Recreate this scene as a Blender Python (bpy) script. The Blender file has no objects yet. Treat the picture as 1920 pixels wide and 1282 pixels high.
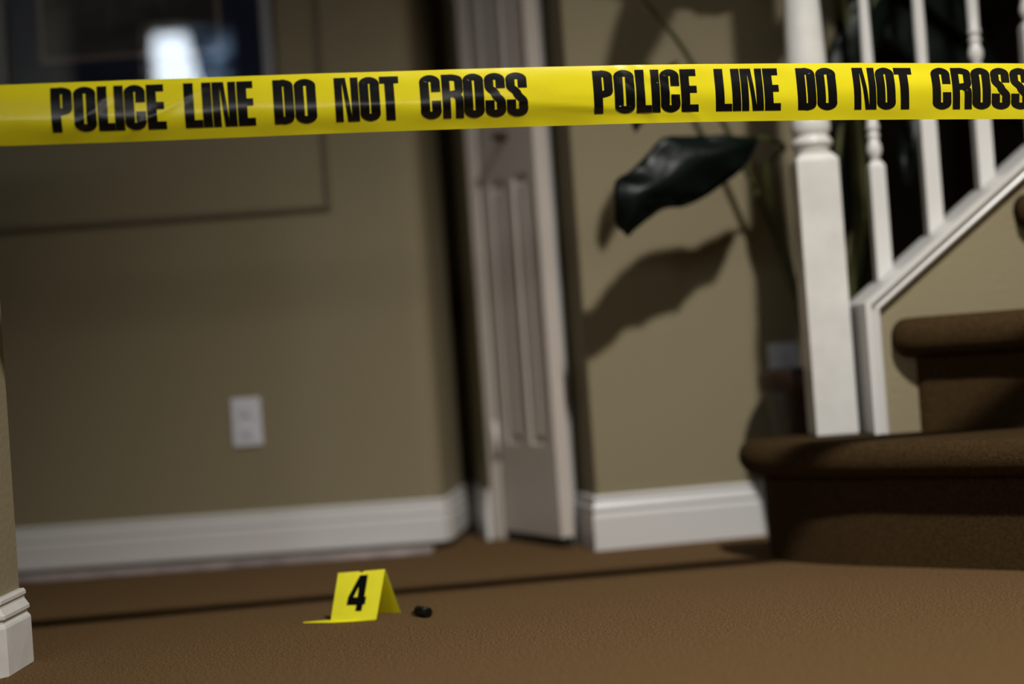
import bpy, bmesh, math, random
from mathutils import Vector, Matrix, noise
random.seed(7)
C = bpy.context.scene.collection
PI = math.pi

# ------------------------------------------------------------------ camera
FPX = 2667.0                      # 50 mm lens on a 36 mm sensor, 1920 px wide
CAM_H = 0.435
ROLL = math.radians(4.11); PITCH = math.atan(35/FPX)
c_, s_ = math.cos(ROLL), math.sin(ROLL)
fwd = Vector((0, math.cos(PITCH), math.sin(PITCH)))
up0 = Vector((0, -math.sin(PITCH), math.cos(PITCH)))
rt0 = Vector((1, 0, 0))
cr = c_*rt0 - s_*up0
cu = s_*rt0 + c_*up0
cam_data = bpy.data.cameras.new('camera'); cam = bpy.data.objects.new('camera', cam_data); C.objects.link(cam)
M = Matrix((cr, cu, -fwd)).transposed().to_4x4(); M.translation = Vector((0, 0, CAM_H))
cam.matrix_world = M
cam_data.lens = 36*FPX/1920; cam_data.sensor_width = 36; cam_data.clip_start = .02
cam_data.dof.use_dof = True; cam_data.dof.focus_distance = 2.28; cam_data.dof.aperture_fstop = 0.95
bpy.context.scene.camera = cam

def ray(px, py):
    dx, dy = px-960, py-641
    return cr*dx - cu*dy + fwd*FPX
def P(px, py, Y):                  # point of the place seen at a pixel, at distance Y into the room
    d = ray(px, py); t = Y/d.y
    return Vector((0, 0, CAM_H)) + d*t

# ------------------------------------------------------------------ world, lamps, exposure
W = bpy.data.worlds.new('world'); bpy.context.scene.world = W; W.use_nodes = True
W.node_tree.nodes['Background'].inputs[0].default_value = (.5, .6, .8, 1)
W.node_tree.nodes['Background'].inputs[1].default_value = .0
vs = bpy.context.scene.view_settings
vs.view_transform = 'Standard'; vs.look = 'None'; vs.gamma = 1; vs.use_curve_mapping = False
vs.exposure = 0.0
LAMP = Vector((.80, 1.06, 2.50))
ld = bpy.data.lights.new('lamp_light', 'SPOT'); ld.energy = 325; ld.shadow_soft_size = .062; ld.color = (1, .97, .925)
ld.spot_size = math.radians(97); ld.spot_blend = 1.0
lo = bpy.data.objects.new('lamp_light', ld); lo.location = LAMP; lo.rotation_euler = (Vector((.60, 1.90, .25))-LAMP).to_track_quat('-Z', 'Y').to_euler(); C.objects.link(lo)
PANE_E = {1: 13.0, 2: 7.5}          # strength of the rear window and of the added sheen strip

# ------------------------------------------------------------------ materials
def srgb(r, g, b):
    f = lambda v: (v/255/12.92) if v/255 <= .04045 else ((v/255+.055)/1.055)**2.4
    return (f(r), f(g), f(b), 1)
def mat(name, col, rough=.6, spec=.5, metal=0, bump=None, var=None, coat=0):
    m = bpy.data.materials.new(name); m.use_nodes = True
    nt = m.node_tree; b = nt.nodes['Principled BSDF']
    b.inputs['Base Color'].default_value = col; b.inputs['Roughness'].default_value = rough
    b.inputs['Specular IOR Level'].default_value = spec; b.inputs['Metallic'].default_value = metal
    if coat: b.inputs['Coat Weight'].default_value = coat; b.inputs['Coat Roughness'].default_value = .08
    tc = nt.nodes.new('ShaderNodeTexCoord')
    if var:                        # (scale, amount)
        n = nt.nodes.new('ShaderNodeTexNoise'); n.inputs['Scale'].default_value = var[0]; n.inputs['Detail'].default_value = 4
        nt.links.new(tc.outputs['Object'], n.inputs['Vector'])
        r = nt.nodes.new('ShaderNodeValToRGB'); k = var[1]
        r.color_ramp.elements[0].position = .32; r.color_ramp.elements[1].position = .68
        r.color_ramp.elements[0].color = (col[0]*(1-k), col[1]*(1-k), col[2]*(1-k), 1)
        r.color_ramp.elements[1].color = (min(1, col[0]*(1+k)), min(1, col[1]*(1+k)), min(1, col[2]*(1+k)), 1)
        nt.links.new(n.outputs['Fac'], r.inputs[0]); nt.links.new(r.outputs[0], b.inputs['Base Color'])
    if bump:                       # (scale, distance, strength)
        n2 = nt.nodes.new('ShaderNodeTexNoise'); n2.inputs['Scale'].default_value = bump[0]; n2.inputs['Detail'].default_value = 3
        nt.links.new(tc.outputs['Object'], n2.inputs['Vector'])
        bp = nt.nodes.new('ShaderNodeBump'); bp.inputs['Distance'].default_value = bump[1]; bp.inputs['Strength'].default_value = bump[2]
        nt.links.new(n2.outputs['Fac'], bp.inputs['Height']); nt.links.new(bp.outputs[0], b.inputs['Normal'])
    return m
def emit(name, col, e):
    m = bpy.data.materials.new(name); m.use_nodes = True; nt = m.node_tree
    nt.nodes.remove(nt.nodes['Principled BSDF']); n = nt.nodes.new('ShaderNodeEmission')
    n.inputs[0].default_value = col; n.inputs[1].default_value = e
    nt.links.new(n.outputs[0], nt.nodes['Material Output'].inputs[0]); return m
M_wall = mat('beige_wall_paint', srgb(140, 129, 102), .75, .3, bump=(90, .004, .35))
M_white = mat('white_trim_paint', srgb(216, 214, 211), .32, .5, bump=(25, .0015, .2))
M_white_worn = mat('worn_white_trim_paint', srgb(218, 216, 211), .3, .5, bump=(40, .002, .3), var=(22, .05))
M_ceil = mat('ceiling_paint', srgb(92, 86, 76), .9, .2)
M_door = mat('door_paint', srgb(205, 194, 184), .38, .5)
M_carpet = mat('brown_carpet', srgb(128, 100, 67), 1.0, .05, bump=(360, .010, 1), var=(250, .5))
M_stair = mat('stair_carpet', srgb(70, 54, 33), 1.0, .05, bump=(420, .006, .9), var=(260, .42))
M_yellow = mat('yellow_plastic_card', srgb(240, 232, 25), .5, .4, var=(30, .04))
M_tape = mat('yellow_tape_film', srgb(230, 215, 30), .22, .6)
M_ink = mat('black_print', srgb(9, 9, 10), .22, .6)
M_ink_matte = mat('matte_black_print', srgb(3, 3, 4), .8, .1)
M_leaf = mat('dark_leaf', srgb(6, 15, 11), .4, .22, bump=(14, .01, .5), var=(9, .3))
M_stem = mat('plant_stem', srgb(62, 64, 28), .5, .4, var=(20, .3))
M_pot = mat('dark_brown_glazed_pot', srgb(40, 24, 15), .45, .5, var=(12, .4))
M_soil = mat('soil', srgb(30, 20, 14), 1, .1, bump=(60, .02, 1))
M_plate = mat('white_plastic', srgb(222, 222, 232), .35, .5)
M_stone = mat('pale_pink_stone', srgb(170, 156, 154), .3, .5, var=(14, .3))
M_slot = mat('dark_slot', srgb(20, 20, 20), .6)
M_casing = mat('black_casing', srgb(9, 8, 7), .45, .3, var=(200, .4))
M_brass = mat('aged_brass', srgb(70, 50, 34), .45, .5, .8)
M_hinge = mat('painted_hinge', srgb(215, 206, 200), .3, .5)
M_frame = mat('picture_frame_paint', srgb(110, 106, 102), .35, .5)
M_mat = mat('navy_mat_board', srgb(26, 36, 64), .8, .2)
M_bevel = mat('mat_bevel', srgb(120, 108, 104), .7)
M_black = mat('dark_iron', srgb(25, 22, 20), .5)
M_rail = mat('rail_paint', srgb(220, 215, 206), .3)
M_bead = mat('wall_bead_paint', srgb(116, 106, 86), .7, .3)
M_day1 = emit('daylight_pane', (.80, .90, 1, 1), PANE_E[1])
M_sheen_glow = emit('curtained_daylight_pane', (1, .95, .88, 1), PANE_E[2])  # glow added to put sheen on the tape, with some front fill

def curtain_material():
    m = bpy.data.materials.new('blue_grey_curtain'); m.use_nodes = True; nt = m.node_tree
    nt.nodes.remove(nt.nodes['Principled BSDF'])
    t = nt.nodes.new('ShaderNodeBsdfTranslucent'); 
    tc = nt.nodes.new('ShaderNodeTexCoord'); n = nt.nodes.new('ShaderNodeTexNoise'); n.inputs['Scale'].default_value = 9
    rp = nt.nodes.new('ShaderNodeValToRGB'); rp.color_ramp.elements[0].position = .45; rp.color_ramp.elements[0].color = (.02, .03, .05, 1)
    rp.color_ramp.elements[1].position = .6; rp.color_ramp.elements[1].color = (.18, .24, .32, 1)
    nt.links.new(tc.outputs['Object'], n.inputs['Vector']); nt.links.new(n.outputs['Fac'], rp.inputs[0]); nt.links.new(rp.outputs[0], t.inputs[0])
    nt.links.new(t.outputs[0], nt.nodes['Material Output'].inputs[0]); return m
M_curtain = curtain_material()
def tape_translucent(m):
    nt = m.node_tree; b = nt.nodes['Principled BSDF']
    tr = nt.nodes.new('ShaderNodeBsdfTranslucent'); tr.inputs[0].default_value = srgb(240, 225, 40)
    mx = nt.nodes.new('ShaderNodeMixShader'); mx.inputs[0].default_value = .18
    nt.links.new(b.outputs[0], mx.inputs[1]); nt.links.new(tr.outputs[0], mx.inputs[2])
    nt.links.new(mx.outputs[0], nt.nodes['Material Output'].inputs[0])
tape_translucent(M_tape)

def art_material():                # dark blurred landscape with pale strokes
    m = bpy.data.materials.new('dark_painting'); m.use_nodes = True; nt = m.node_tree
    b = nt.nodes['Principled BSDF']; b.inputs['Roughness'].default_value = .7
    tc = nt.nodes.new('ShaderNodeTexCoord'); mp = nt.nodes.new('ShaderNodeMapping'); mp.inputs['Scale'].default_value = (5, 1, 9)
    n = nt.nodes.new('ShaderNodeTexNoise'); n.inputs['Scale'].default_value = 1.3; n.inputs['Detail'].default_value = 3
    r = nt.nodes.new('ShaderNodeValToRGB'); e = r.color_ramp.elements
    e[0].position = .35; e[0].color = srgb(14, 14, 15); e[1].position = .7; e[1].color = srgb(66, 66, 60)
    nt.links.new(tc.outputs['Object'], mp.inputs[0]); nt.links.new(mp.outputs[0], n.inputs['Vector'])
    nt.links.new(n.outputs['Fac'], r.inputs[0]); nt.links.new(r.outputs[0], b.inputs['Base Color']); return m
M_art = art_material()
M_pale = mat('pale_brush_strokes', srgb(84, 84, 94), .8)
def glass_material():
    m = bpy.data.materials.new('picture_glass'); m.use_nodes = True; nt = m.node_tree
    nt.nodes.remove(nt.nodes['Principled BSDF'])
    t = nt.nodes.new('ShaderNodeBsdfTransparent'); g = nt.nodes.new('ShaderNodeBsdfGlossy'); g.inputs['Roughness'].default_value = .01
    mx = nt.nodes.new('ShaderNodeMixShader'); mx.inputs[0].default_value = .06
    nt.links.new(t.outputs[0], mx.inputs[1]); nt.links.new(g.outputs[0], mx.inputs[2]); nt.links.new(mx.outputs[0], nt.nodes['Material Output'].inputs[0])
    return m
M_glass = glass_material()

# ------------------------------------------------------------------ mesh helpers
def obj(name, bm, m, parent=None, smooth=False, bevel=0):
    bmesh.ops.recalc_face_normals(bm, faces=bm.faces[:])
    me = bpy.data.meshes.new(name); bm.to_mesh(me); bm.free()
    if smooth:
        for p in me.polygons: p.use_smooth = True
    o = bpy.data.objects.new(name, me); me.materials.append(m); C.objects.link(o)
    if parent:
        o.parent = parent
        o.matrix_parent_inverse = parent.matrix_world.inverted() if False else Matrix.Translation(-parent.location)
    if bevel:
        b = o.modifiers.new('bevel', 'BEVEL'); b.width = bevel; b.segments = 2; b.limit_method = 'ANGLE'
    return o
def thing(name, label, cat, loc=(0, 0, 0), group=None):
    o = bpy.data.objects.new(name, None); C.objects.link(o); o.location = loc; o.empty_display_size = .05
    o['label'] = label; o['category'] = cat
    if group: o['group'] = group
    return o
def tag(o, label, cat, group=None):
    o['label'] = label; o['category'] = cat
    if group: o['group'] = group
    return o
def struct(name, bm, m, label, cat='wall', smooth=False, bevel=0):
    o = obj(name, bm, m, None, smooth, bevel); o['kind'] = 'structure'; o['label'] = label; o['category'] = cat; return o
def box(bm, x0, x1, y0, y1, z0, z1):
    v = [bm.verts.new((x, y, z)) for x in (x0, x1) for y in (y0, y1) for z in (z0, z1)]
    for f in ((0, 1, 3, 2), (4, 6, 7, 5), (0, 4, 5, 1), (2, 3, 7, 6), (0, 2, 6, 4), (1, 5, 7, 3)):
        bm.faces.new([v[i] for i in f])
def extrude_poly(bm, pts, z0, z1):
    a = [bm.verts.new((x, y, z0)) for x, y in pts]; b = [bm.verts.new((x, y, z1)) for x, y in pts]
    n = len(pts)
    bm.faces.new(a); bm.faces.new(b)
    for i in range(n): bm.faces.new((a[i], a[(i+1) % n], b[(i+1) % n], b[i]))
def lathe(bm, prof, cx, cy, n=32):  # prof: (r, z)
    rings = []
    for r, z in prof:
        rings.append([bm.verts.new((cx+r*math.cos(2*PI*i/n), cy+r*math.sin(2*PI*i/n), z)) for i in range(n)])
    for a, b in zip(rings, rings[1:]):
        for i in range(n): bm.faces.new((a[i], a[(i+1) % n], b[(i+1) % n], b[i]))
    bm.faces.new(rings[0]); bm.faces.new(rings[-1])
def tube(bm, pts, rad, n=10):
    pts = [Vector(p) for p in pts]; rings = []
    for i, p in enumerate(pts):
        t = (pts[min(i+1, len(pts)-1)]-pts[max(i-1, 0)]).normalized()
        a = t.cross(Vector((0, 1, 0)) if abs(t.y) < .9 else Vector((1, 0, 0))).normalized(); b = t.cross(a)
        r = rad[i] if isinstance(rad, (list, tuple)) else rad
        rings.append([bm.verts.new(p+a*r*math.cos(2*PI*k/n)+b*r*math.sin(2*PI*k/n)) for k in range(n)])
    for a, b in zip(rings, rings[1:]):
        for i in range(n): bm.faces.new((a[i], a[(i+1) % n], b[(i+1) % n], b[i]))
    bm.faces.new(rings[0]); bm.faces.new(rings[-1])
def spline(pts, k=8):              # Catmull-Rom through the points
    pts = [Vector(p) for p in pts]; out = []
    q = [pts[0]*2-pts[1]]+pts+[pts[-1]*2-pts[-2]]
    for i in range(1, len(q)-2):
        for j in range(k):
            t = j/k
            out.append(.5*((2*q[i])+(q[i+1]-q[i-1])*t+(2*q[i-1]-5*q[i]+4*q[i+1]-q[i+2])*t*t+(3*q[i]-q[i-1]-3*q[i+1]+q[i+2])*t**3))
    out.append(pts[-1]); return out
def slab(bm, a, b, th, z0, z1):    # vertical slab whose visible face runs a->b, thickness to the left of a->b
    a = Vector(a); b = Vector(b); d = (b-a).normalized(); n = Vector((-d.y, d.x))
    extrude_poly(bm, [tuple(a), tuple(b), tuple(b+n*th), tuple(a+n*th)], z0, z1)
BB_PROF = [(0, 0), (.014, 0), (.014, .074), (.0125, .078), (.0095, .081), (.0095, .086), (.013, .089), (.013, .094), (.010, .099),
           (.0065, .105), (.0065, .110), (.009, .112), (.009, .117), (.006, .121), (0, .121)]
def baseboard(bm, path, prof=BB_PROF, k=1):
    """path: 2D points, board on the right-hand side of the walking direction (towards the room)"""
    P2 = [Vector(p) for p in path]; rings = []
    for i, p in enumerate(P2):
        ns = []
        if i > 0: d = (p-P2[i-1]).normalized(); ns.append(Vector((d.y, -d.x)))
        if i < len(P2)-1: d = (P2[i+1]-p).normalized(); ns.append(Vector((d.y, -d.x)))
        n = sum(ns, Vector((0, 0))); n = n/len(ns); n = n/max(n.length_squared, .2)
        rings.append([bm.verts.new((p.x+n.x*o*k, p.y+n.y*o*k, z)) for o, z in prof])
    m = len(prof)
    for a, b in zip(rings, rings[1:]):
        for i in range(m): bm.faces.new((a[i], a[(i+1) % m], b[(i+1) % m], b[i]))
    bm.faces.new(rings[0]); bm.faces.new(rings[-1])

# ------------------------------------------------------------------ the setting
CEIL = 2.75; XL, XR, YB = -2.3, 1.55, -1.2
YW = 3.40                           # back wall
A = (-.19, YW); B = (-.140, 3.86); Cc = (-.081, 3.50)     # corner turning away, dark recess, piece beside the door
R0 = (.163, 3.18); R1 = (XR+.1, 3.18+.155*(XR+.1-.163)); RB = (.128, 3.34)
RE = (.80, 3.18+.155*(.80-.163))      # the wall stops here; the opening beyond is made up to stay dark
bm = bmesh.new(); box(bm, XL-.1, XR+.2, YB-.1, 5.0, -.08, 0)
struct('floor', bm, M_carpet, 'brown cut pile carpet covering the whole hall floor', 'floor')
bm = bmesh.new(); box(bm, XL-.1, XR+.2, YB-.1, 5.0, CEIL, CEIL+.1)
struct('ceiling', bm, M_ceil, 'pale flat ceiling above the hall', 'ceiling')
# back wall with a bullnose corner that turns away into the dark recess
bm = bmesh.new()
r = .05; arc = [(A[0]-r, YW)] + [(A[0]-r+r*math.sin(t*PI/2*.88/5), YW+r-r*math.cos(t*PI/2*.88/5)) for t in range(1, 6)]
extrude_poly(bm, [(XL-.1, YW)]+arc+[B, (B[0], 4.1), (XL-.1, 4.1)], 0, CEIL)
struct('wall_back', bm, M_wall, 'beige painted wall behind the picture and the left outlet')
bm = bmesh.new(); extrude_poly(bm, [(B[0]+.0005, B[1]), (Cc[0], Cc[1]), (Cc[0]+.03, Cc[1]+.03), (-.03, 3.9), (B[0]+.0005, 3.95)], 0, CEIL)
struct('wall_recess', bm, M_wall, 'narrow shaded beige wall between the recess and the closet door')
bm = bmesh.new(); box(bm, -.03, .35, 3.9, 4.0, 0, CEIL)
struct('wall_closet', bm, M_wall, 'plain wall inside the closet')
bm = bmesh.new(); extrude_poly(bm, [R0, RE, (RE[0], 3.9), (.35, 3.9), (.35, 3.40), (RB[0]+.03, RB[1]+.03), RB], 0, CEIL)
struct('wall_right_of_door', bm, M_wall, 'beige wall right of the closet door, crossed by leaf shadows', bevel=.006)
bm = bmesh.new(); extrude_poly(bm, [RE, R1, (R1[0], 5.0), (RE[0], 5.0)], 1.36, CEIL)  # low header, made up to keep lamp light out of the opening
struct('wall_over_cupboard', bm, M_wall, 'beige wall above the dark opening behind the stairs')
bm = bmesh.new(); box(bm, RE[0]-.1, XR, 4.9, 5.0, 0, 1.36)
struct('wall_cupboard_back', bm, M_wall, 'unlit back wall of the opening behind the stairs')
bm = bmesh.new(); box(bm, RE[0]-.1, RE[0], 3.9, 4.9, 0, CEIL)
struct('wall_cupboard_side', bm, M_wall, 'unlit side wall of the opening behind the stairs')
bm = bmesh.new(); box(bm, XR, XR+.1, YB-.1, 5.0, 0, CEIL)
struct('wall_right', bm, M_wall, 'beige side wall at the right of the hall')
bm = bmesh.new(); box(bm, XL-.1, XL, YB-.1, YW, 0, CEIL)
struct('wall_left', bm, M_wall, 'beige side wall at the left of the hall')

# rear wall with a window opening and an opening for the added sheen strip
bm = bmesh.new()
w1 = (-1.93, -1.46, 1.25, 2.44); w2 = (-1.15, .85, 1.31, 1.49)  # the second opening holds the added glowing strip
xs = [XL, w1[0], w1[1], w2[0], w2[1], XR]
box(bm, xs[0], xs[1], YB-.12, YB, 0, CEIL); box(bm, xs[2], xs[3], YB-.12, YB, 0, CEIL); box(bm, xs[4], xs[5], YB-.12, YB, 0, CEIL)
for w in (w1, w2): box(bm, w[0], w[1], YB-.12, YB, 0, w[2]); box(bm, w[0], w[1], YB-.12, YB, w[3], CEIL)
struct('wall_rear', bm, M_wall, 'beige wall behind the viewer with two windows')
for k, w, dm in ((1, w1, M_day1), (2, w2, M_sheen_glow)):
    bm = bmesh.new(); box(bm, w[0], w[1], YB-.10, YB-.09, w[2], w[3])
    o = struct('window_%d' % k, bm, dm, ('tall' if k == 1 else 'wide curtained')+' daylit window in the rear wall', 'window')
    bm = bmesh.new(); t = .022
    box(bm, w[0], w[1], YB-.088, YB-.06, w[2], w[2]+t); box(bm, w[0], w[1], YB-.088, YB-.06, w[3]-t, w[3])
    for x in ([w[0]+t/2, w[1]-t/2] + ([-1.62] if k == 1 else [-.15])): box(bm, x-t/2, x+t/2, YB-.088, YB-.061, w[2]+t, w[3]-t)
    if k == 1:
        for z in (1.62, 2.03): box(bm, w[0]+t, w[1]-t, YB-.087, YB-.062, z, z+.012)
    obj('window_frame', bm, M_white, o)
bm = bmesh.new()
nc = 16; rws = []
for i in range(nc+1):
    t = i/nc; y = YB-.045+.010*math.sin(i*1.9)
    xt = -1.715+(w1[1]-.004+1.715)*t; xb = -1.50+(w1[1]-.004+1.50)*t
    rws.append([bm.verts.new((xt+(xb-xt)*k/6, y, w1[3]-.01+(w1[2]+.02-w1[3])*k/6)) for k in range(7)])
for a, b in zip(rws, rws[1:]):
    for k in range(6): bm.faces.new((a[k], a[k+1], b[k+1], b[k]))
obj('curtain', bm, M_curtain, bpy.data.objects['window_1'])

# low wall at the left edge with clipped corner and baseboard
pf = [(XL, 2.2), (-.869, 2.2), (-.852, 2.206), (-.840, 2.22), (-.836, 2.24), (-.836, 2.34), (XL, 2.34)]
bm = bmesh.new(); extrude_poly(bm, pf, 0, 1.02)
pw = struct('wall_low_left', bm, M_wall, 'low beige wall with rounded corner at the left edge', smooth=False)
bm = bmesh.new(); extrude_poly(bm, [(XL, 2.17), (-.826, 2.17), (-.826, 2.37), (XL, 2.37)], 1.02, 1.055)
struct('trim_1', bm, M_white, 'white cap on top of the low left wall', 'trim', bevel=.006)
bm = bmesh.new(); baseboard(bm, [(XL, 2.2), (-.862, 2.2), (-.836, 2.232), (-.836, 2.34), (XL, 2.34)][0:4], k=1.15)
struct('baseboard_low_left', bm, M_white_worn, 'white moulded baseboard wrapping the low wall corner at the left edge', 'baseboard')

# baseboards of the far walls
bm = bmesh.new(); baseboard(bm, [(XL, YW), (A[0]-.008, YW), (A[0]+.004, YW+.03), (B[0]-.003, B[1]-.015)], prof=[(0, .02)]+[(o, max(z, .02)) for o, z in BB_PROF[1:]])
struct('baseboard_back', bm, M_white, 'white moulded baseboard along the back wall', 'baseboard')
bm = bmesh.new(); box(bm, XL, A[0]-.03, YW-.085, YW-.016, 0, .011)
struct('trim_2', bm, M_stone, 'pale stone edge strip between carpet and back baseboard', 'trim', bevel=.003)
bm = bmesh.new(); baseboard(bm, [(B[0]+.004, B[1]-.02), Cc])
struct('baseboard_recess', bm, M_white, 'short baseboard piece left of the closet door', 'baseboard')
bm = bmesh.new(); baseboard(bm, [RB, R0, RE])
struct('baseboard_right', bm, M_white, 'white moulded baseboard right of the closet door running behind the stairs', 'baseboard')

# thin bead on the back wall around the picture
br = P(622, 392, YW); bb_ = 12e-3
bm = bmesh.new()
x1 = br.x; z0 = br.z
box(bm, x1-bb_, x1, YW-.014, YW+.002, z0, 2.05); box(bm, -2.0, x1-bb_, YW-.014, YW+.002, z0, z0+bb_)
box(bm, -2.0, -2.0+bb_, YW-.014, YW+.002, z0+bb_, 2.05); box(bm, -2.0+bb_, x1-bb_, YW-.014, YW+.002, 2.05-bb_, 2.05)
struct('trim_3', bm, M_bead, 'thin bead framing a large panel on the back wall', 'trim', bevel=.003)

# closet opening: jambs and casing
bm = bmesh.new()
dd = Vector((RB[0]-Cc[0], RB[1]-Cc[1])).normalized()
slab(bm, Cc, (Cc[0]+dd.x*.034, Cc[1]+dd.y*.034), .06, 0, 2.12)
struct('trim_4', bm, M_door, 'pale jamb on the hinge side of the closet door', 'trim', bevel=.004)
bm = bmesh.new()
e = Vector(RB)
extrude_poly(bm, [(.098, 3.345), (.112, 3.338), (.1275, 3.332), (.1275, 3.41), (.10, 3.41)], 0, 2.12)
extrude_poly(bm, [(.108, 3.328), (.122, 3.322), (.1272, 3.331), (.112, 3.337)], 0, 2.12)
struct('trim_5', bm, M_white, 'white casing on the right side of the closet opening', 'trim', bevel=.002)

# the closet door leaf, standing open
H0 = Vector((-.046, 3.475)); H1 = Vector((.081, 3.25)); dv = (H1-H0).normalized(); Lw = (H1-H0).length
nv = Vector((dv.y, -dv.x))          # towards the left-hand visible face
if nv.x > 0: nv = -nv
door = bpy.data.objects.new('door_1', None); C.objects.link(door); door.location = (H0.x, H0.y, 0)
door['kind'] = 'structure'; door['label'] = 'narrow panelled closet door leaf standing open'; door['category'] = 'door'
def DP(u, o, z): q = H0+dv*u+nv*o; return (q.x, q.y, z)
TH = .035
bm = bmesh.new()
z_lo, z_hi = .024, 2.05
cols = [(.038, .112), (.150, .222)]
rows = [(.235, .87), (1.03, 1.72)]
us = [0]+[v for c in cols for v in c]+[Lw]; zs = [z_lo]+[v for q in rows for v in q]+[z_hi]
for i in range(5):
    for j in range(5):
        u0, u1, a0, a1 = us[i], us[i+1], zs[j], zs[j+1]
        if i in (1, 3) and j in (1, 3):
            # routed groove then raised field
            steps = [(0, 0), (.007, -.010), (.013, -.010), (.026, -.001)]
            prev = None
            for ins, off in steps:
                ring = [bm.verts.new(DP(u, off, z)) for u, z in ((u0+ins, a0+ins), (u1-ins, a0+ins), (u1-ins, a1-ins), (u0+ins, a1-ins))]
                if prev:
                    for k in range(4): bm.faces.new((prev[k], prev[(k+1) % 4], ring[(k+1) % 4], ring[k]))
                prev = ring
            bm.faces.new(prev)
        else:
            bm.faces.new([bm.verts.new(DP(u, 0, z)) for u, z in ((u0, a0), (u1, a0), (u1, a1), (u0, a1))])
def quad(bm, *p): bm.faces.new([bm.verts.new(x) for x in p])
quad(bm, DP(0, -TH, z_lo), DP(Lw, -TH, z_lo), DP(Lw, -TH, z_hi), DP(0, -TH, z_hi))
quad(bm, DP(Lw, 0, z_lo), DP(Lw, -TH, z_lo), DP(Lw, -TH, z_hi), DP(Lw, 0, z_hi))
quad(bm, DP(0, 0, z_lo), DP(0, -TH, z_lo), DP(0, -TH, z_hi), DP(0, 0, z_hi))
quad(bm, DP(0, 0, z_lo), DP(Lw, 0, z_lo), DP(Lw, -TH, z_lo), DP(0, -TH, z_lo))
quad(bm, DP(0, 0, z_hi), DP(Lw, 0, z_hi), DP(Lw, -TH, z_hi), DP(0, -TH, z_hi))
bmesh.ops.remove_doubles(bm, verts=bm.verts[:], dist=1e-5)
obj('leaf_panel', bm, M_door, door)
bm = bmesh.new()
k0 = Vector(DP(.13, 0, .965)); n3 = Vector((nv.x, nv.y, 0))
tube(bm, [k0-n3*.002, k0+n3*.006, k0+n3*.014, k0+n3*.019, k0+n3*.028, k0+n3*.033], [.012, .011, .005, .010, .010, .005], 16)
obj('knob', bm, M_brass, door, True)
bm = bmesh.new(); extrude_poly(bm, [DP(.004, -.004, 0)[:2], DP(Lw-.002, -.004, 0)[:2], DP(Lw-.002, -TH+.004, 0)[:2], DP(.004, -TH+.004, 0)[:2]], .0015, z_lo+.001)
o = obj('bottom_seal', bm, M_slot, door); o['label'] = 'black rubber seal'  # black strip fills the gap in place of the shade under the door
for zc in (.245, 1.75):
    bm = bmesh.new(); hp = Vector(DP(-.012, .006, 0))
    tube(bm, [(hp.x, hp.y, zc-.045), (hp.x, hp.y, zc+.045)], .0085, 12)
    obj('hinge', bm, M_hinge, door, True)

# ------------------------------------------------------------------ the stairs
T = [.238, .463, .690, .94, 1.175]
WF = 2.80                            # front face of the knee wall
lines = [  # riser outline, left end first, then sweeping out towards the viewer
    [(.500, 2.945), (.496, 2.89), (.505, 2.835), (.545, 2.775), (.620, 2.705), (.73, 2.625), (.857, 2.53), (1.0, 2.42), (1.2, 2.24), (1.4, 2.06), (XR, 1.93)],
    [(.790, WF), (.802, 2.785), (.85, 2.76), (.958, 2.70), (1.10, 2.60), (1.3, 2.44), (XR, 2.24)],
    [(1.040, WF), (1.055, 2.785), (1.10, 2.76), (1.2, 2.69), (1.35, 2.59), (XR, 2.46)],
    [(1.24, WF), (1.26, 2.78), (1.40, 2.71), (XR, 2.64)],
    [(1.43, WF), (1.45, 2.78), (XR, 2.74)],
]
stair = thing('staircase', 'brown carpeted stairs with rounded nosings rising to the right', 'stairs', (.9, 2.7, 0))
def offset(path, d):
    P2 = [Vector(p) for p in path]; out = []
    for i, p in enumerate(P2):
        t = (P2[min(i+1, len(P2)-1)]-P2[max(i-1, 0)]).normalized(); n = Vector((t.y, -t.x))
        out.append(p-(-n)*d if False else p+n*d)
    return out
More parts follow.
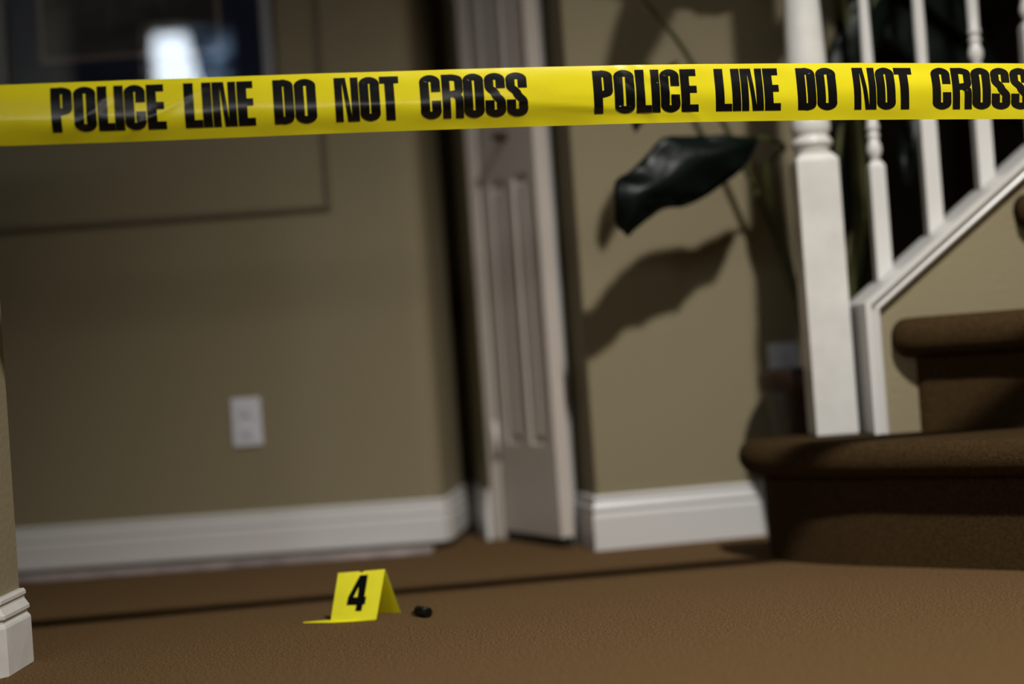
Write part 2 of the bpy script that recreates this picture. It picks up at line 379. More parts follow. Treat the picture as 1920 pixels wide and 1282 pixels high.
for i, ln in enumerate(lines):
    sp = [Vector((p.x, p.y)) for p in spline([(x, y, 0) for x, y in ln], 5)]
    yb = 2.945 if i == 0 else WF
    top = T[i]; bot = 0 if i == 0 else T[i-1]-.03
    # walking left -> viewer: outside is on the left-hand/near side
    side = -1
    t = (sp[len(sp)//2+1]-sp[len(sp)//2]).normalized(); n = Vector((t.y, -t.x))
    # riser faces the viewer (negative y)
    sg = 1 if n.y < 0 else -1
    def off(d):
        out = []
        for k, p in enumerate(sp):
            tt = (sp[min(k+1, len(sp)-1)]-sp[max(k-1, 0)]).normalized(); nn = Vector((tt.y, -tt.x))*sg
            q = p+nn*d
            q.y = min(q.y, yb); q.x = min(q.x, XR)
            if k == 0: q.y = yb
            if k == len(sp)-1: q.x = XR
            out.append(q)
        return out
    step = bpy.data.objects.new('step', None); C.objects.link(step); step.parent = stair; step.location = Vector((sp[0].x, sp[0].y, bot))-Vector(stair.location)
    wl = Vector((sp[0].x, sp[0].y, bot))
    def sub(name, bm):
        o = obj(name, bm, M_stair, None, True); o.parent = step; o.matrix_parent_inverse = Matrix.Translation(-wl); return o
    bm = bmesh.new()
    a = off(0); b = [Vector((XR, yb))] if a[-1].y < yb else []
    extrude_poly(bm, [tuple(p) for p in a]+[tuple(p) for p in b], bot, top-.02)
    o = sub('riser', bm)
    for p in o.data.polygons: p.use_smooth = False
    # tread with rounded nosing: cross profile (outward offset, height)
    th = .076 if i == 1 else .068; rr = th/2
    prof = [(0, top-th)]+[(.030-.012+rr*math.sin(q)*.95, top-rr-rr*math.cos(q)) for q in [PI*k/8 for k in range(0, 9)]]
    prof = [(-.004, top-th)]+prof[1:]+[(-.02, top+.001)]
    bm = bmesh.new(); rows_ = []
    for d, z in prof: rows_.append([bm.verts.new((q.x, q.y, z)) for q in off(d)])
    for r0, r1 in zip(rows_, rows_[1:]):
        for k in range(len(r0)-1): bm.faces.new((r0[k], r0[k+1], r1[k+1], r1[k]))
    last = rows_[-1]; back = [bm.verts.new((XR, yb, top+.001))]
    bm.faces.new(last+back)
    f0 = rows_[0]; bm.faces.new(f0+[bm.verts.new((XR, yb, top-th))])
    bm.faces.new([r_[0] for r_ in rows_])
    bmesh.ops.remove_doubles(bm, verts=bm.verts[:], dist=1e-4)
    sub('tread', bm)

# knee wall under the balusters, sloping up to the right
CX0 = .693; SL = .78
def capz(x): return .498+SL*(x-CX0)
bm = bmesh.new()
def prism_xz(bm, pts, y0, y1):
    a = [bm.verts.new((x, y0, z)) for x, z in pts]; b = [bm.verts.new((x, y1, z)) for x, z in pts]; n = len(pts)
    bm.faces.new(a); bm.faces.new(b)
    for i in range(n): bm.faces.new((a[i], a[(i+1) % n], b[(i+1) % n], b[i]))
XE = XR-.002
prism_xz(bm, [(CX0+.005, T[0]), (XE, T[0]), (XE, capz(XE)-.012), (CX0+.005, capz(CX0)-.012)], WF, 2.94)
struct('wall_stair', bm, M_wall, 'textured beige knee wall under the white balusters')
# white cap board plus moulded edge turning down beside the newel
ca = math.atan(SL); per = 1/math.cos(ca)
def edge_path(d):                    # outline offset inwards by d: bottom, kink, far end
    kx = CX0+d; 
    return [(kx, T[0]+.002), (kx, capz(kx)-d*per), (XE, capz(XE)-d*per)]
bm = bmesh.new()
o_ = edge_path(0); i_ = edge_path(.012)
prism_xz(bm, [(CX0, T[0]+.002), (CX0, capz(CX0)), (XE, capz(XE)), (XE, capz(XE)-.012*per), (CX0+.012, capz(CX0+.012)-.012*per), (CX0+.012, T[0]+.002)], 2.777, 2.945)
struct('trim_6', bm, M_white, 'white sloping cap board carrying the balusters', 'trim', bevel=.002)
bm = bmesh.new()
mp_ = [(.0, 2.776), (.011, 2.776), (.014, 2.780), (.0155, 2.788), (.0195, 2.788), (.021, 2.783), (.025, 2.781), (.029, 2.784), (.032, 2.792), (.035, 2.801)]
rws = []
for d, y in mp_: rws.append([bm.verts.new((x, y, z)) for x, z in edge_path(d)])
for a, b in zip(rws, rws[1:]):
    for k in range(2): bm.faces.new((a[k], a[k+1], b[k+1], b[k]))
struct('trim_7', bm, M_white, 'moulded white edge strip between cap board and knee wall', 'trim')

# newel post
NX, NY = .638, 2.893; hw = .0428
nz = T[0]+.0015
newel = thing('newel_post', 'thick white turned newel post standing on the lowest stair', 'post', (NX, NY, nz))
bm = bmesh.new(); zt = .795
def sqprism(bm, cx, cy, h, z0, z1, ch_top=0, ch_bot=0, hs=None):
    lv = []
    if ch_bot: lv.append((h*.74, z0))
    lv.append((h, z0+ch_bot)); lv.append((h, z1-ch_top))
    if ch_top: lv.append((h*.74, z1))
    rings = [[bm.verts.new((cx+sx*q, cy+sy*q, z)) for sx, sy in ((-1, -1), (1, -1), (1, 1), (-1, 1))] for q, z in lv]
    for a, b in zip(rings, rings[1:]):
        for i in range(4): bm.faces.new((a[i], a[(i+1) % 4], b[(i+1) % 4], b[i]))
    bm.faces.new(rings[0]); bm.faces.new(rings[-1])
sqprism(bm, NX, NY, hw, nz, zt+.014, .014)
obj('base_block', bm, M_white_worn, newel, bevel=.0025)
bm = bmesh.new()
s = .0
prof = [(.030, zt+.010), (.034, zt+.018), (.0355, zt+.022), (.0345, zt+.026), (.038, zt+.028), (.0415, zt+.034), (.0415, zt+.039), (.038, zt+.045), (.0345, zt+.047),
        (.034, zt+.052), (.0365, zt+.055), (.0395, zt+.063), (.0395, zt+.080), (.036, zt+.090), (.0335, zt+.094), (.0335, zt+.102), (.037, zt+.108), (.0415, zt+.130), (.0425, zt+.155), (.0415, zt+.19), (.0395, zt+.25), (.0365, zt+.33), (.034, zt+.40), (.032, zt+.46), (.034, zt+.475), (.034, zt+.485), (.030, zt+.49)]
lathe(bm, prof, NX, NY, 40); obj('turned_shaft', bm, M_white_worn, newel, True)
bm = bmesh.new(); sqprism(bm, NX, NY, hw, zt+.488, zt+.70, .012, .012); obj('upper_block', bm, M_white_worn, newel, bevel=.0025)
bm = bmesh.new(); lathe(bm, [(.02, zt+.699), (.05, zt+.702), (.05, zt+.715), (.03, zt+.725), (.036, zt+.745), (.045, zt+.765), (.036, zt+.79), (.01, zt+.80)], NX, NY, 32)
obj('finial', bm, M_white_worn, newel, True)

# balusters
bh = .0158; BX = [.764, .8745, .985, 1.096, 1.207, 1.318, 1.429]; BY = 2.893
RAIL = .86
def make_baluster(i, cx, label):
    zc = capz(cx); z0 = capz(cx-bh)-.001
    zs_ = zc+.335 if i == 0 else zc+.335
    t = thing('baluster', label, 'baluster', (cx, BY, zc), 'white turned balusters along the stairs')
    bm = bmesh.new()
    # foot cut to the slope of the cap
    pts = [(-1, -1), (1, -1), (1, 1), (-1, 1)]
    a = [bm.verts.new((cx+sx*bh, BY+sy*bh, capz(cx+sx*bh)+.0005)) for sx, sy in pts]
    zsq = BALT[i] if i < len(BALT) else zc+.26
    b = [bm.verts.new((cx+sx*bh, BY+sy*bh, zsq-.012)) for sx, sy in pts]
    d = [bm.verts.new((cx+sx*bh*.6, BY+sy*bh*.6, zsq)) for sx, sy in pts]
    for q, w in ((a, b), (b, d)):
        for k in range(4): bm.faces.new((q[k], q[(k+1) % 4], w[(k+1) % 4], w[k]))
    bm.faces.new(a); bm.faces.new(d)
    obj('square_foot', bm, M_white, t, bevel=.001)
    top = zc+RAIL-.12
    pr = [(.008, zsq-.002), (.0085, zsq+.006), (.0115, zsq+.012), (.0150, zsq+.024), (.0145, zsq+.036), (.0105, zsq+.052), (.0095, zsq+.056), (.0125, zsq+.060), (.0130, zsq+.066), (.0095, zsq+.071),
          (.0095, zsq+.076), (.0130, zsq+.079), (.0132, zsq+.088), (.0112, zsq+.094), (.0118, zsq+.12), (.0124, zsq+.17), (.0112, zsq+.26), (.0095, zsq+.36)]
    pr = [(r_, zsq+(z_-zsq)*.8 if z_-zsq < .1 else z_) for r_, z_ in pr]
    pr = [p for p in pr if p[1] < top-.01]+[(.010, top)]
    bm = bmesh.new(); lathe(bm, pr, cx, BY, 24); obj('turned_spindle', bm, M_white, t, True)
    bm = bmesh.new(); sqprism(bm, cx, BY, bh, top-.002, zc+RAIL-.0375, 0, .01); obj('square_head', bm, M_white, t, bevel=.001)
BALT = [P(1640, 302, BY).z, P(1742, 222, BY).z-.002, P(1850, 130, BY).z]
BALT = [BALT[0]+.111*.82*k for k in range(7)] if False else [BALT[0], BALT[0]+.088, BALT[0]+.180, BALT[0]+.262, BALT[0]+.35, BALT[0]+.437, BALT[0]+.525]
BL = ['white turned baluster nearest the newel post, bead and vase showing below the tape',
      'white turned baluster second from the newel post, square foot reaching up to the tape',
      'white turned baluster third from the newel post, vase turning showing above the tape',
      'white turned baluster cut by the right edge of the photo',
      'white turned baluster just past the right edge', 'white turned baluster sixth from the newel post', 'white turned baluster beside the right side wall']
for i, x in enumerate(BX): make_baluster(i, x, BL[i])
bm = bmesh.new()
prism_xz(bm, [(NX+hw+.001, capz(NX+hw)+RAIL-.03), (XE-.001, capz(XE)+RAIL-.03), (XE-.001, capz(XE)+RAIL+.03), (NX+hw+.001, capz(NX+hw)+RAIL+.03)], BY-.03, BY+.03)
tag(obj('stair_handrail', bm, M_rail, None, False, .012), 'white handrail on top of the balusters rising from the newel post', 'handrail')

# ------------------------------------------------------------------ potted plant behind the newel
px_, py_ = .665, 3.090
plant = thing('potted_plant', 'large dark leaved plant in a dark brown pot behind the newel post', 'plant', (px_, py_, 0))
bm = bmesh.new()
lathe(bm, [(.085, 0), (.092, .01), (.098, .1), (.112, .25), (.122, .315), (.130, .322), (.137, .335), (.138, .36), (.133, .372), (.122, .374), (.118, .36), (.02, .355)], px_, py_, 48)
obj('pot', bm, M_pot, plant, True)
bm = bmesh.new(); lathe(bm, [(.118, .352), (.117, .3635), (.01, .366)], px_, py_, 32); obj('soil', bm, M_soil, plant, True)

def leaf_grid(up, lo, fold=.018, wave=.006, nseg=26, ncr=10):
    """leaf blade between an upper and a lower edge line (3-D points), creased along its midrib"""
    U = spline(up, 8); L = spline(lo, 8)
    def samp(Q, t):
        f = t*(len(Q)-1); i = min(int(f), len(Q)-2); return Q[i].lerp(Q[i+1], f-i)
    bm = bmesh.new(); g = []
    for i in range(nseg+1):
        t = i/nseg; a = samp(U, t); b = samp(L, t); row = []
        for j in range(ncr+1):
            v = j/ncr; p = a.lerp(b, v)
            w = (a-b).length
            p.y += -fold*(1-abs(2*v-1))*min(1, w/.08) + wave*math.sin(t*31+v*4)*abs(2*v-1) + .004*math.sin(t*70)*abs(2*v-1)
            row.append(bm.verts.new(p))
        g.append(row)
    for r0, r1 in zip(g, g[1:]):
        for k in range(ncr): bm.faces.new((r0[k], r0[k+1], r1[k+1], r1[k]))
    bmesh.ops.remove_doubles(bm, verts=bm.verts[:], dist=2e-4)
    return bm
def add_leaf(up, lo, **k):
    o = obj('leaf', leaf_grid(up, lo, **k), M_leaf, plant, True)
    s = o.modifiers.new('thick', 'SOLIDIFY'); s.thickness = .0015
    return o
# the big drooping leaf left of the newel
up = [P(1421, 256, 3.02), P(1375, 254, 2.99), P(1310, 254, 2.96), P(1246, 257, 2.93), P(1212, 290, 2.91), P(1180, 322, 2.90), P(1153, 340, 2.90), P(1152, 385, 2.91), P(1155, 422, 2.92), P(1176, 443, 2.93)]
lo = [P(1422, 258, 3.02), P(1412, 288, 3.01), P(1392, 318, 2.99), P(1350, 350, 2.98), P(1318, 372, 2.97), P(1280, 388, 2.96), P(1245, 392, 2.95), P(1220, 408, 2.94), P(1196, 427, 2.935), P(1178, 443, 2.93)]
add_leaf(up, lo, fold=.03, wave=.008)
def stem(pts, rad):
    bm = bmesh.new(); q = spline(pts, 8); n = len(q)
    tube(bm, q, [rad[0]+(rad[1]-rad[0])*i/(n-1) for i in range(n)], 10); obj('stem', bm, M_stem, plant, True)
stem([(px_-.02, py_, .36), (px_-.05, py_+.01, .60), (px_-.09, py_-.02, .80), P(1470, 275, 3.05), P(1420, 257, 3.02)], (.011, .004))
stem([(px_+.04, py_-.01, .36), P(1612, 430, 3.06), P(1600, 200, 3.06), P(1590, 60, 3.08), (px_+.03, py_-.02, 1.55)], (.019, .012))
stem([(px_+.00, py_+.03, .36), (px_-.08, py_+.05, .7), (px_-.22, py_+.04, 1.05), (px_-.33, py_-.02, 1.20)], (.010, .004))
stem([(px_+.02, py_-.04, .36), (px_+.06, py_-.03, .8), (px_+.14, py_-.01, 1.10), (px_+.28, py_-.02, 1.28)], (.010, .004))

def blade(base, tip, width, sag=.05, lean=(0, 0, 1)):
    """a long leaf from base to tip, its width in the direction 'lean'"""
    base = Vector(base); tip = Vector(tip); ln = Vector(lean).normalized(); U = []; L = []
    for i in range(8):
        t = i/7; p = base.lerp(tip, t); p.z += sag*math.sin(PI*t)
        w = width*(math.sin(PI*min(1, t*.93+.04))**.7)*(1-.25*t)
        U.append(p+ln*w/2); L.append(p-ln*w/2)
    U[0] = L[0] = base; U[-1] = L[-1] = tip
    return U, L
LV = [
    # small tip hanging just below the tape
    (P(1260, 120, 2.97), P(1192, 250, 2.93), .10, .03, (1, .3, .5)),
    # leaves above the frame, throwing shade on the wall
    ((px_-.05, py_, 1.30), (px_-.42, py_-.16, 1.42), .20, .05, (.3, -.2, 1)),
    ((px_-.10, py_-.05, 1.55), (px_-.30, py_-.35, 1.28), .18, .05, (1, .2, .3)),
    # leaves behind the balusters
    (P(1760, 120, 3.10), P(1700, 350, 3.04), .11, .02, (1, .1, .2)),
    (P(1655, -60, 3.10), P(1560, 250, 3.05), .15, .02, (1, .2, .2)),
    (P(1590, 150, 3.16), P(1560, 520, 3.10), .13, .02, (1, .2, .1)),
    ((px_+.10, py_, 1.35), (px_+.42, py_+.02, 1.05), .24, .08, (.3, .3, 1)),
    ((px_+.03, py_, 1.58), (px_+.28, py_-.18, 1.82), .22, .06, (-.2, .8, .5)),
    ((px_+.03, py_, 1.52), (px_-.10, py_-.42, 1.66), .22, .06, (1, .2, .2)),
    ((px_+.03, py_, 1.62), (px_+.16, py_-.33, 1.72), .20, .06, (1, .4, .2)),
    ((px_+.16, py_+.02, 1.15), (px_+.52, py_+.06, .86), .20, .06, (.3, .2, 1)),
    ((px_+.20, py_, 1.45), (px_+.60, py_+.05, 1.32), .26, .06, (.1, .8, .7)),
]
for b_, t_, w_, sg_, ln_ in LV:
    U, L = blade(b_, t_, w_, sg_, ln_); add_leaf(U, L, fold=.012, wave=.005, nseg=20, ncr=6)

# ------------------------------------------------------------------ outlets
def outlet(cx, cy, cz, dirv, label):
    d = Vector(dirv).normalized(); n = Vector((d.y, -d.x))
    t = thing('wall_outlet', label, 'outlet', (cx, cy, cz), 'white electrical outlets')
    def Q(u, o, z): return (cx+d.x*u+n.x*o, cy+d.y*u+n.y*o, cz+z)
    def bx(bm, u0, u1, o0, o1, z0, z1):
        v = [bm.verts.new(Q(u, o, z)) for u in (u0, u1) for o in (o0, o1) for z in (z0, z1)]
        for f in ((0, 1, 3, 2), (4, 6, 7, 5), (0, 4, 5, 1), (2, 3, 7, 6), (0, 2, 6, 4), (1, 5, 7, 3)): bm.faces.new([v[i] for i in f])
    bm = bmesh.new(); bx(bm, -.036, .036, 0, .006, -.058, .058); obj('cover_plate', bm, M_plate, t, bevel=.003)
    for zz in (-.024, .024):
        bm = bmesh.new(); bx(bm, -.016, .016, .006, .009, zz-.014, zz+.014); r_ = obj('socket', bm, M_plate, t, bevel=.004)
        bm = bmesh.new()
        bx(bm, -.008, -.006, .0088, .0095, zz-.003, zz+.006); bx(bm, .006, .008, .0088, .0095, zz-.003, zz+.006); bx(bm, -.002, .002, .0088, .0095, zz-.010, zz-.006)
        s_o = obj('slots', bm, M_slot, None); s_o.parent = r_; s_o.matrix_parent_inverse = r_.matrix_parent_inverse.copy()
        s_o.matrix_parent_inverse = Matrix.Translation(Vector((0, 0, 0)))
    return t
q = P(463, 791, YW); outlet(q.x, YW, q.z, (1, 0), 'white wall outlet below the picture on the back wall')
rd = Vector((R1[0]-R0[0], R1[1]-R0[1])).normalized()
q = P(1472, 690, 3.235); yy = R0[1]+(q.x-R0[0])*rd.y/rd.x
outlet(q.x, yy, q.z, (rd.x, rd.y), 'white wall outlet above the dark plant pot, left of the newel')

# ------------------------------------------------------------------ framed picture on the back wall
pl, prt = P(-14, 70, YW-.03).x, P(512, 60, YW-.03).x; pb = P(300, 215, YW-.03).z; pt = pb+.75
FW = .032
pic = thing('framed_picture', 'framed picture with navy mat and glass on the back wall', 'picture', ((pl+prt)/2, YW, pb))
bm = bmesh.new()
def ring(bm, x0, x1, z0, z1, w, y0, y1):
    box(bm, x0, x1, y0, y1, z0, z0+w); box(bm, x0, x1, y0, y1, z1-w, z1); box(bm, x0, x0+w, y0, y1, z0+w, z1-w); box(bm, x1-w, x1, y0, y1, z0+w, z1-w)
ring(bm, pl, prt, pb, pt, FW, YW-.030, YW-.001); obj('frame', bm, M_frame, pic, bevel=.003)
bm = bmesh.new(); box(bm, pl+FW, prt-FW, YW-.012, YW-.004, pb+FW, pt-FW); obj('mat_board', bm, M_mat, pic)
ax0, ax1 = P(76, 40, YW-.012).x, P(411, 60, YW-.012).x; az0 = P(240, 104, YW-.012).z; az1 = pt-.16
bm = bmesh.new(); ring(bm, ax0-.006, ax1+.006, az0-.006, az1+.006, .012, YW-.0145, YW-.012); obj('mat_bevel', bm, M_bevel, pic)
bm = bmesh.new(); box(bm, ax0+.006, ax1-.006, YW-.014, YW-.0122, az0+.006, az1-.006); art = obj('artwork', bm, M_art, pic)
bm = bmesh.new()
for (x0, y0, x1, y1, w) in ((205, 0, 208, 52, 7), (165, 0, 172, 30, 5), (250, 8, 300, 0, 6), (300, -30, 308, 22, 7), (120, 52, 190, 44, 3)):
    a = P(x0, y0, YW-.015); b = P(x1, y1, YW-.015); d = (b-a).normalized(); n = Vector((-d.z, 0, d.x))*w*.6e-3
    bm.faces.new([bm.verts.new(p) for p in (a+n, b+n*.5, b-n*.5, a-n)])
    so = obj('brush_stroke', bm, M_pale, None); so.parent = art; so.matrix_parent_inverse = Matrix.Translation(Vector((0, 0, 0))); bm = bmesh.new()
bm.free()
bm = bmesh.new(); box(bm, pl+FW, prt-FW, YW-.021, YW-.018, pb+FW, pt-FW); obj('glass', bm, M_glass, pic)

# ------------------------------------------------------------------ ceiling lamp (its light is above)
lampo = thing('pendant_lamp', 'small ceiling lamp hanging over the hall', 'lamp', (LAMP.x, LAMP.y, CEIL))
bm = bmesh.new(); lathe(bm, [(.06, CEIL), (.06, CEIL-.02), (.008, CEIL-.03), (.008, LAMP.z+.14)], LAMP.x, LAMP.y, 24); obj('canopy', bm, M_black, lampo, True)
bm = bmesh.new(); lathe(bm, [(.02, LAMP.z+.145), (.05, LAMP.z+.13), (.07, LAMP.z+.10), (.068, LAMP.z+.098), (.048, LAMP.z+.127), (.018, LAMP.z+.14)], LAMP.x, LAMP.y, 32); obj('lamp_shade', bm, M_black, lampo, True)

# ------------------------------------------------------------------ the police tape
TOPL = [(-700, 180), (0, 158.5), (330, 147), (600, 137), (960, 127), (1260, 120), (1600, 117), (1900, 118), (2500, 124)]
BOTL = [(-700, 302), (0, 273), (309, 262), (600, 249.5), (944, 237), (1260, 228), (1600, 223.5), (1920, 222), (2500, 222)]
tA = Vector((-.730, 2.10)); tB = Vector((.846, 2.30)); td = (tB-tA).normalized(); tn = Vector((td.y, -td.x))   # tn towards the viewer
def tape_hit(px, py):
    d = ray(px, py); k = (tA.x*tn.x+tA.y*tn.y)/(d.x*tn.x+d.y*tn.y); p = Vector((0, 0, CAM_H))+d*k
    return (Vector((p.x, p.y))-tA).dot(td), p.z
TT = [tape_hit(*q) for q in TOPL]; TBm = [tape_hit(*q) for q in BOTL]
def interp(tab, s):
    for (a, za), (b, zb) in zip(tab, tab[1:]):
        if s <= b or b == tab[-1][0]: return za+(zb-za)*(s-a)/(b-a)
def smooth_z(tab, s): return sum(interp(tab, s+o) for o in (-.06, -.03, 0, .03, .06))/5
S0 = (XL-tA.x)/td.x+.005; S1 = (XR-tA.x)/td.x-.005
def tape_pt(s, v, lift=0):          # v: 0 top .. 1 bottom
    zt_, zb_ = smooth_z(TT, s), smooth_z(TBm, s)
    # gentle curl across the width plus creases
    b = .0065*math.sin(PI*v+.35*math.sin(s*2.1))*(1+.5*math.sin(s*1.7+1)) + .0012*math.sin(s*9+v*3) + .0010*math.sin(3*PI*v+.8+s*1.3)*(.6+.4*math.sin(s*3.1))
    b += .0022*noise.noise(Vector((s*5, v*1.1, 3.3)))+.0011*noise.noise(Vector((s*14, v*3.5, 7.1)))
    for (sc, slope, amp, w) in ((CR[0], .35, .0022, .012), (CR[1], -.5, .0016, .010), (CR[2], .2, .0015, .02), (CR[3], .6, .0015, .008), (CR[4], -.9, .0014, .008)):
        q_ = (s-sc-slope*(v-.5)*.18)/w
        b += amp*math.exp(-q_*q_)*(.3+.7*math.sin(PI*v))
    # long crease that runs almost along the tape around the gap between the two texts
    q_ = (v-.72-.9*(s-CR[5]))/.05
    b += .0016*math.exp(-q_*q_)*math.exp(-((s-CR[5])/.10)**2)
    p = tA+td*s+tn*(b-.004+lift)
    return Vector((p.x, p.y, zt_+(zb_-zt_)*v))
CR = [tape_hit(1195, 180)[0], tape_hit(170, 180)[0], tape_hit(960, 180)[0], tape_hit(1255, 180)[0], tape_hit(310, 180)[0], tape_hit(1120, 200)[0]]
tape = thing('police_tape', 'yellow plastic barrier tape with black lettering stretched across the hall', 'tape', (0, 2.19, .80))
bm = bmesh.new(); nS, nV = 900, 18; g = []
for i in range(nS+1):
    s = S0+(S1-S0)*i/nS; g.append([bm.verts.new(tape_pt(s, j/nV)) for j in range(nV+1)])
for a, b in zip(g, g[1:]):
    for j in range(nV): bm.faces.new((a[j], b[j], b[j+1], a[j+1]))
obj('ribbon', bm, M_tape, tape, True)

class Glyphs:
    """letters in a box one unit high; every primitive is cut finely so it can follow a bent surface"""
    def __init__(s, place): s.bm = bmesh.new(); s.place = place
    def quadg(s, p00, p10, p11, p01, n=8, m=3):
        g = []
        for i in range(n+1):
            t = i/n; a = (p00[0]+(p01[0]-p00[0])*t, p00[1]+(p01[1]-p00[1])*t); b = (p10[0]+(p11[0]-p10[0])*t, p10[1]+(p11[1]-p10[1])*t)
            g.append([s.bm.verts.new(s.place(a[0]+(b[0]-a[0])*j/m, a[1]+(b[1]-a[1])*j/m)) for j in range(m+1)])
        for r0, r1 in zip(g, g[1:]):
            for j in range(m): s.bm.faces.new((r0[j], r0[j+1], r1[j+1], r1[j]))
    def rect(s, x0, x1, y0, y1): s.quadg((x0, y0), (x1, y0), (x1, y1), (x0, y1), max(2, int((y1-y0)*14)), max(2, int((x1-x0)*14)))
    def stroke(s, pts, hv=.109, hh=.08):
        q = [Vector((x, y, 0)) for x, y in pts]; q = spline(q, 6); g = []
        for i, p in enumerate(q):
            t = (q[min(i+1, len(q)-1)]-q[max(i-1, 0)]).normalized(); w = math.sqrt((hv*t.y)**2+(hh*t.x)**2)
            n = Vector((-t.y, t.x, 0)); g.append([s.bm.verts.new(s.place(*(p+n*w*k).xy)) for k in (-1, -.33, .33, 1)])
        for r0, r1 in zip(g, g[1:]):
            for j in range(3): s.bm.faces.new((r0[j], r0[j+1], r1[j+1], r1[j]))
    def letter(s, ch, x, w):
        a = .218; h = .165; V = .107; xl = x+V; xr = x+w-V; xm = (xl+xr)/2; e = .055
        if ch == 'I': s.rect(x, x+w, 0, 1)
        elif ch == 'L': s.rect(x, x+a, 0, 1); s.rect(x+a, x+w, 0, h)
        elif ch == 'E':
            s.rect(x, x+a, 0, 1)
            for y0, y1 in ((0, h), (.435, .435+h), (1-h, 1)): s.rect(x+a, x+w-(.03 if y0 > .3 else 0), y0, y1)
        elif ch == 'T': s.rect(x, x+w, 1-h, 1); s.rect(x+w/2-a/2, x+w/2+a/2, 0, 1-h)
        elif ch == 'N':
            b = .178; s.rect(x, x+b, 0, 1); s.rect(x+w-b, x+w, 0, 1)
            s.quadg((x+w-b-.10, 0), (x+w-b+.01, 0), (x+b+.09, 1), (x+b-.01, 1), 14, 3)
        elif ch == 'O': s.stroke([(xl, .5), (xl, .25), (xl+.008, .13), (xm, .075), (xr-.008, .13), (xr, .25), (xr, .5), (xr, .75), (xr-.008, .87), (xm, .925), (xl+.008, .87), (xl, .75), (xl, .5)])
        elif ch == 'C': s.stroke([(xr, .60), (xr, .75), (xr-.008, .87), (xm, .925), (xl+.008, .87), (xl, .75), (xl, .5), (xl, .25), (xl+.008, .13), (xm, .075), (xr-.008, .13), (xr, .25), (xr, .40)])
        elif ch == 'D':
            s.rect(x, x+a, 0, 1); s.stroke([(x+a-.02, .925), (xm+.01, .925), (xr-.012, .88), (xr, .75), (xr, .5), (xr, .25), (xr-.012, .12), (xm+.01, .075), (x+a-.02, .075)])
        elif ch == 'P':
            s.rect(x, x+a, 0, 1); s.stroke([(x+a-.02, .925), (xm+.01, .925), (xr-.010, .885), (xr, .77), (xr, .62), (xr-.010, .49), (xm+.01, .445), (x+a-.02, .445)])
        elif ch == 'R':
            q = .19; xr = x+w-.095; s.rect(x, x+q, 0, 1); s.stroke([(x+q-.02, .925), (xm+.01, .925), (xr-.010, .885), (xr, .80), (xr, .71), (xr-.010, .585), (xm+.01, .54), (x+q-.02, .535)], .095, .075)
            s.stroke([(xm+.03, .50), (xr-.02, .47), (xr, .38), (xr, .2), (xr, 0)], .095, .06)
        elif ch == 'S':
            s.stroke([(xr, .64), (xr, .76), (xr-.010, .875), (xm, .925), (xl+.010, .875), (xl, .76), (xl+.01, .66), (xm-.02, .55), (xm+.03, .46), (xr-.01, .35), (xr, .25), (xr-.010, .125), (xm, .075), (xl+.010, .125), (xl, .24), (xl, .37)])
LAY = [('P', 97, 137), ('O', 140, 181), ('L', 184, 215), ('I', 215.5, 233), ('C', 234.5, 273.5), ('E', 276, 311), ('L', 346, 379), ('I', 380, 397.5), ('N', 399, 443.5), ('E', 445.5, 478),
       ('D', 513, 551), ('O', 553, 593), ('N', 628, 673), ('O', 674.5, 712), ('T', 713, 749), ('C', 788, 826), ('R', 829, 868), ('O', 869, 907), ('S', 909, 947), ('S', 949, 988)]
s_a = tape_hit(97, 205)[0]; s_b = tape_hit(988, 180)[0]; s_c = tape_hit(1112, 175)[0]
LH = .0655
LS = [(tape_hit(a, 205-(a-97)*.029)[0], tape_hit(b, 205-(b-97)*.029)[0]) for _, a, b in LAY]
for rep in (-1, 0, 1):
    sh = rep*(s_c-s_a); k = 1 if rep <= 0 else (tape_hit(1931, 170)[0]-s_c)/(s_b-s_a)
    def place(x, y, sh=sh): 
        s = x*LH
        v = .825-.735*y if True else 0
        return tape_pt(s, v, .0005)
    G = Glyphs(place)
    for (ch, _, _), (a, b) in zip(LAY, LS):
        a2 = s_a+(a-s_a)*k+sh; b2 = s_a+(b-s_a)*k+sh
        if a2 < S0+.02 or b2 > S1-.02: continue
        G.letter(ch, a2/LH, (b2-a2)/LH)
    o = obj('lettering', G.bm, M_ink, tape, True); o['label'] = 'black block capitals reading POLICE LINE DO NOT CROSS'

# ------------------------------------------------------------------ the numbered marker
FBL = Vector((-.3525, 2.500, .002)); FBR = Vector((-.2705, 2.488, .003)); RL = P(634, 1074, 2.522); RR = P(722, 1067, 2.516)
BBR = Vector((-.2330, 2.545, .001)); BBL = Vector((-.315, 2.560, .001))
mk = thing('evidence_marker', 'folded yellow evidence marker printed with a black 4 on the carpet', 'marker', (-.295, 2.52, 0))
bm = bmesh.new()
def bil(a, b, c, d, u, v): return a.lerp(b, u).lerp(d.lerp(c, u), v)     # a,b bottom; c,d top
def sheet(bm, a, b, c, d, n=16, bow=0, notch=False):
    g = []
    for i in range(n+1):
        row = []
        for j in range(n+1):
            p = bil(a, b, c, d, i/n, j/n)
            p.y -= bow*math.sin(PI*i/n)*math.sin(PI*j/n)
            if notch and j == n and abs(i/n-.5) < .04: p.z -= .003
            row.append(bm.verts.new(p))
        g.append(row)
    for r0, r1 in zip(g, g[1:]):
        for j in range(n): bm.faces.new((r0[j], r1[j], r1[j+1], r0[j+1]))
sheet(bm, FBL, FBR, RR, RL, 16, .001, True); 
o = obj('front_panel', bm, M_yellow, mk); s = o.modifiers.new('thick', 'SOLIDIFY'); s.thickness = .0007; s.offset = 0
bm = bmesh.new(); sheet(bm, BBL, BBR, RR, RL, 16, 0, True)
o = obj('back_panel', bm, M_yellow, mk); s = o.modifiers.new('thick', 'SOLIDIFY'); s.thickness = .0007; s.offset = 0
bm = bmesh.new()
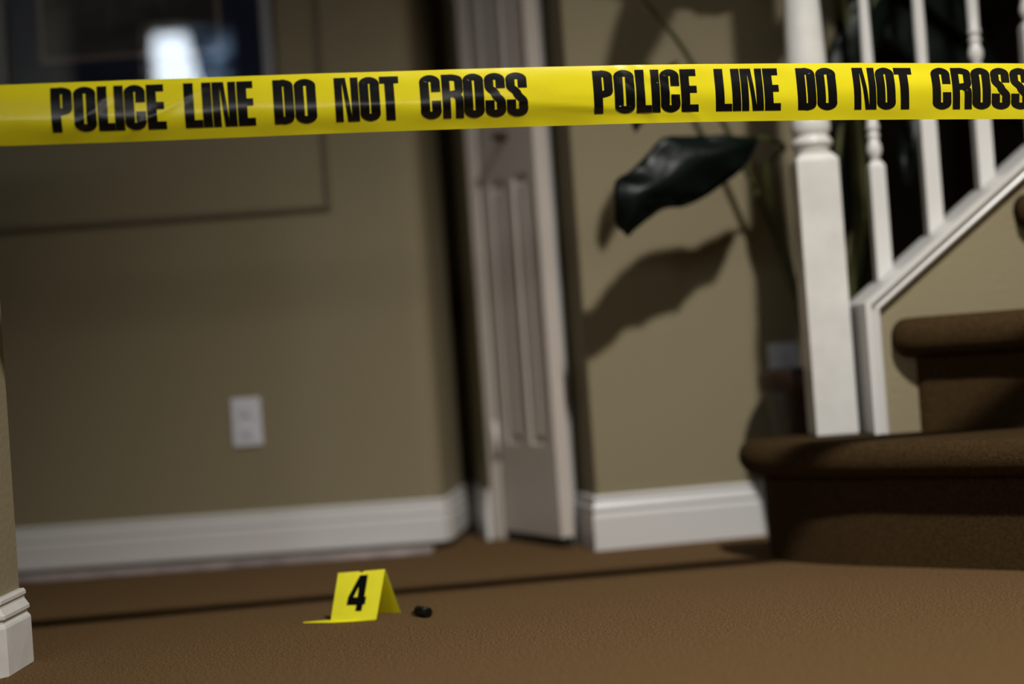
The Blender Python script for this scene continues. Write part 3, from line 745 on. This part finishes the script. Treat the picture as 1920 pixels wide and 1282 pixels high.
fl = [Vector((-.4015, 2.505, .003)), Vector((-.352, 2.515, .002)), FBR+Vector((0, .002, -.001)), FBR+Vector((-.002, -.002, -.0015)), Vector((-.315, 2.489, .001)), Vector((-.350, 2.493, .001)), Vector((-.4005, 2.502, .0025))]
bm.faces.new([bm.verts.new(p) for p in fl])
o = obj('bottom_flap', bm, M_yellow, mk); s = o.modifiers.new('thick', 'SOLIDIFY'); s.thickness = .0009; s.offset = 0
# digit: u across, v up on the front panel
def PX(z6x, z6y):                    # digit corners measured on the panel: panel corners (490,880) (1015,835) (1090,285) (567,320)
    v = ((870-(z6x-490)*.075)-z6y)/550; u = (z6x-490-v*76)/522
    return u, v
D4o = [(812, 340), (900, 336), (868, 582), (888, 582), (876, 670), (852, 672), (838, 745), (768, 748), (780, 678), (668, 682), (684, 590)]
D4h = [(802, 470), (790, 588), (745, 590)]
def dpt(u, v):
    p = bil(FBL, FBR, RR, RL, u, v); p.y -= .001*math.sin(PI*u)*math.sin(PI*v)+.0008; return p
bm = bmesh.new()
pts2 = {k: dpt(*PX(*k)) for k in D4o+D4h}
def F(*ks): bm.faces.new([bm.verts.new(pts2[k]) if k in pts2 else bm.verts.new(dpt(*PX(*k))) for k in ks])
F((812, 340), (900, 336), (885, 460), (802, 470))
F((802, 470), (885, 460), (868, 582), (790, 588))
F((812, 340), (802, 470), (745, 590), (684, 590))
F((684, 590), (745, 590), (790, 588), (868, 582), (888, 582), (876, 670), (852, 672), (780, 678), (668, 682))
F((780, 678), (852, 672), (838, 745), (768, 748))
dg = obj('numeral', bm, M_ink_matte, mk); dg['label'] = 'black numeral 4'
s = dg.modifiers.new('thick', 'SOLIDIFY'); s.thickness = .0003

# ------------------------------------------------------------------ the small black cartridge lying beside it
rc = .0092
e0 = P(803, 1147, 2.478); e0.z = rc; ax = Vector((.45, -.89, 0)).normalized()
casing = thing('cartridge_casing', 'small black cylindrical casing lying on the carpet right of the marker', 'casing', (e0.x, e0.y, 0))
bm = bmesh.new(); L0 = .034
e1 = e0-ax*L0+Vector((-.006, 0, 0))
dirc = (e1-e0)
st = [(0, .0075), (.02, .0092), (.10, .0092), (.12, .0078), (.16, .0078), (.18, .0090), (.60, .0088), (.64, .0080), (.68, .0088), (.96, .0086), (1, .0076)]
tube(bm, [e0+dirc*t for t, _ in st], [q for _, q in st], 8)
obj('body', bm, M_casing, casing)
bm = bmesh.new(); tube(bm, [e1-dirc*.02+Vector((0, 0, -.002)), e1+Vector((-.006, .006, -.004)), e1+Vector((-.012, .010, -.0065))], [.004, .003, .001], 8)
obj('tip', bm, M_casing, casing)
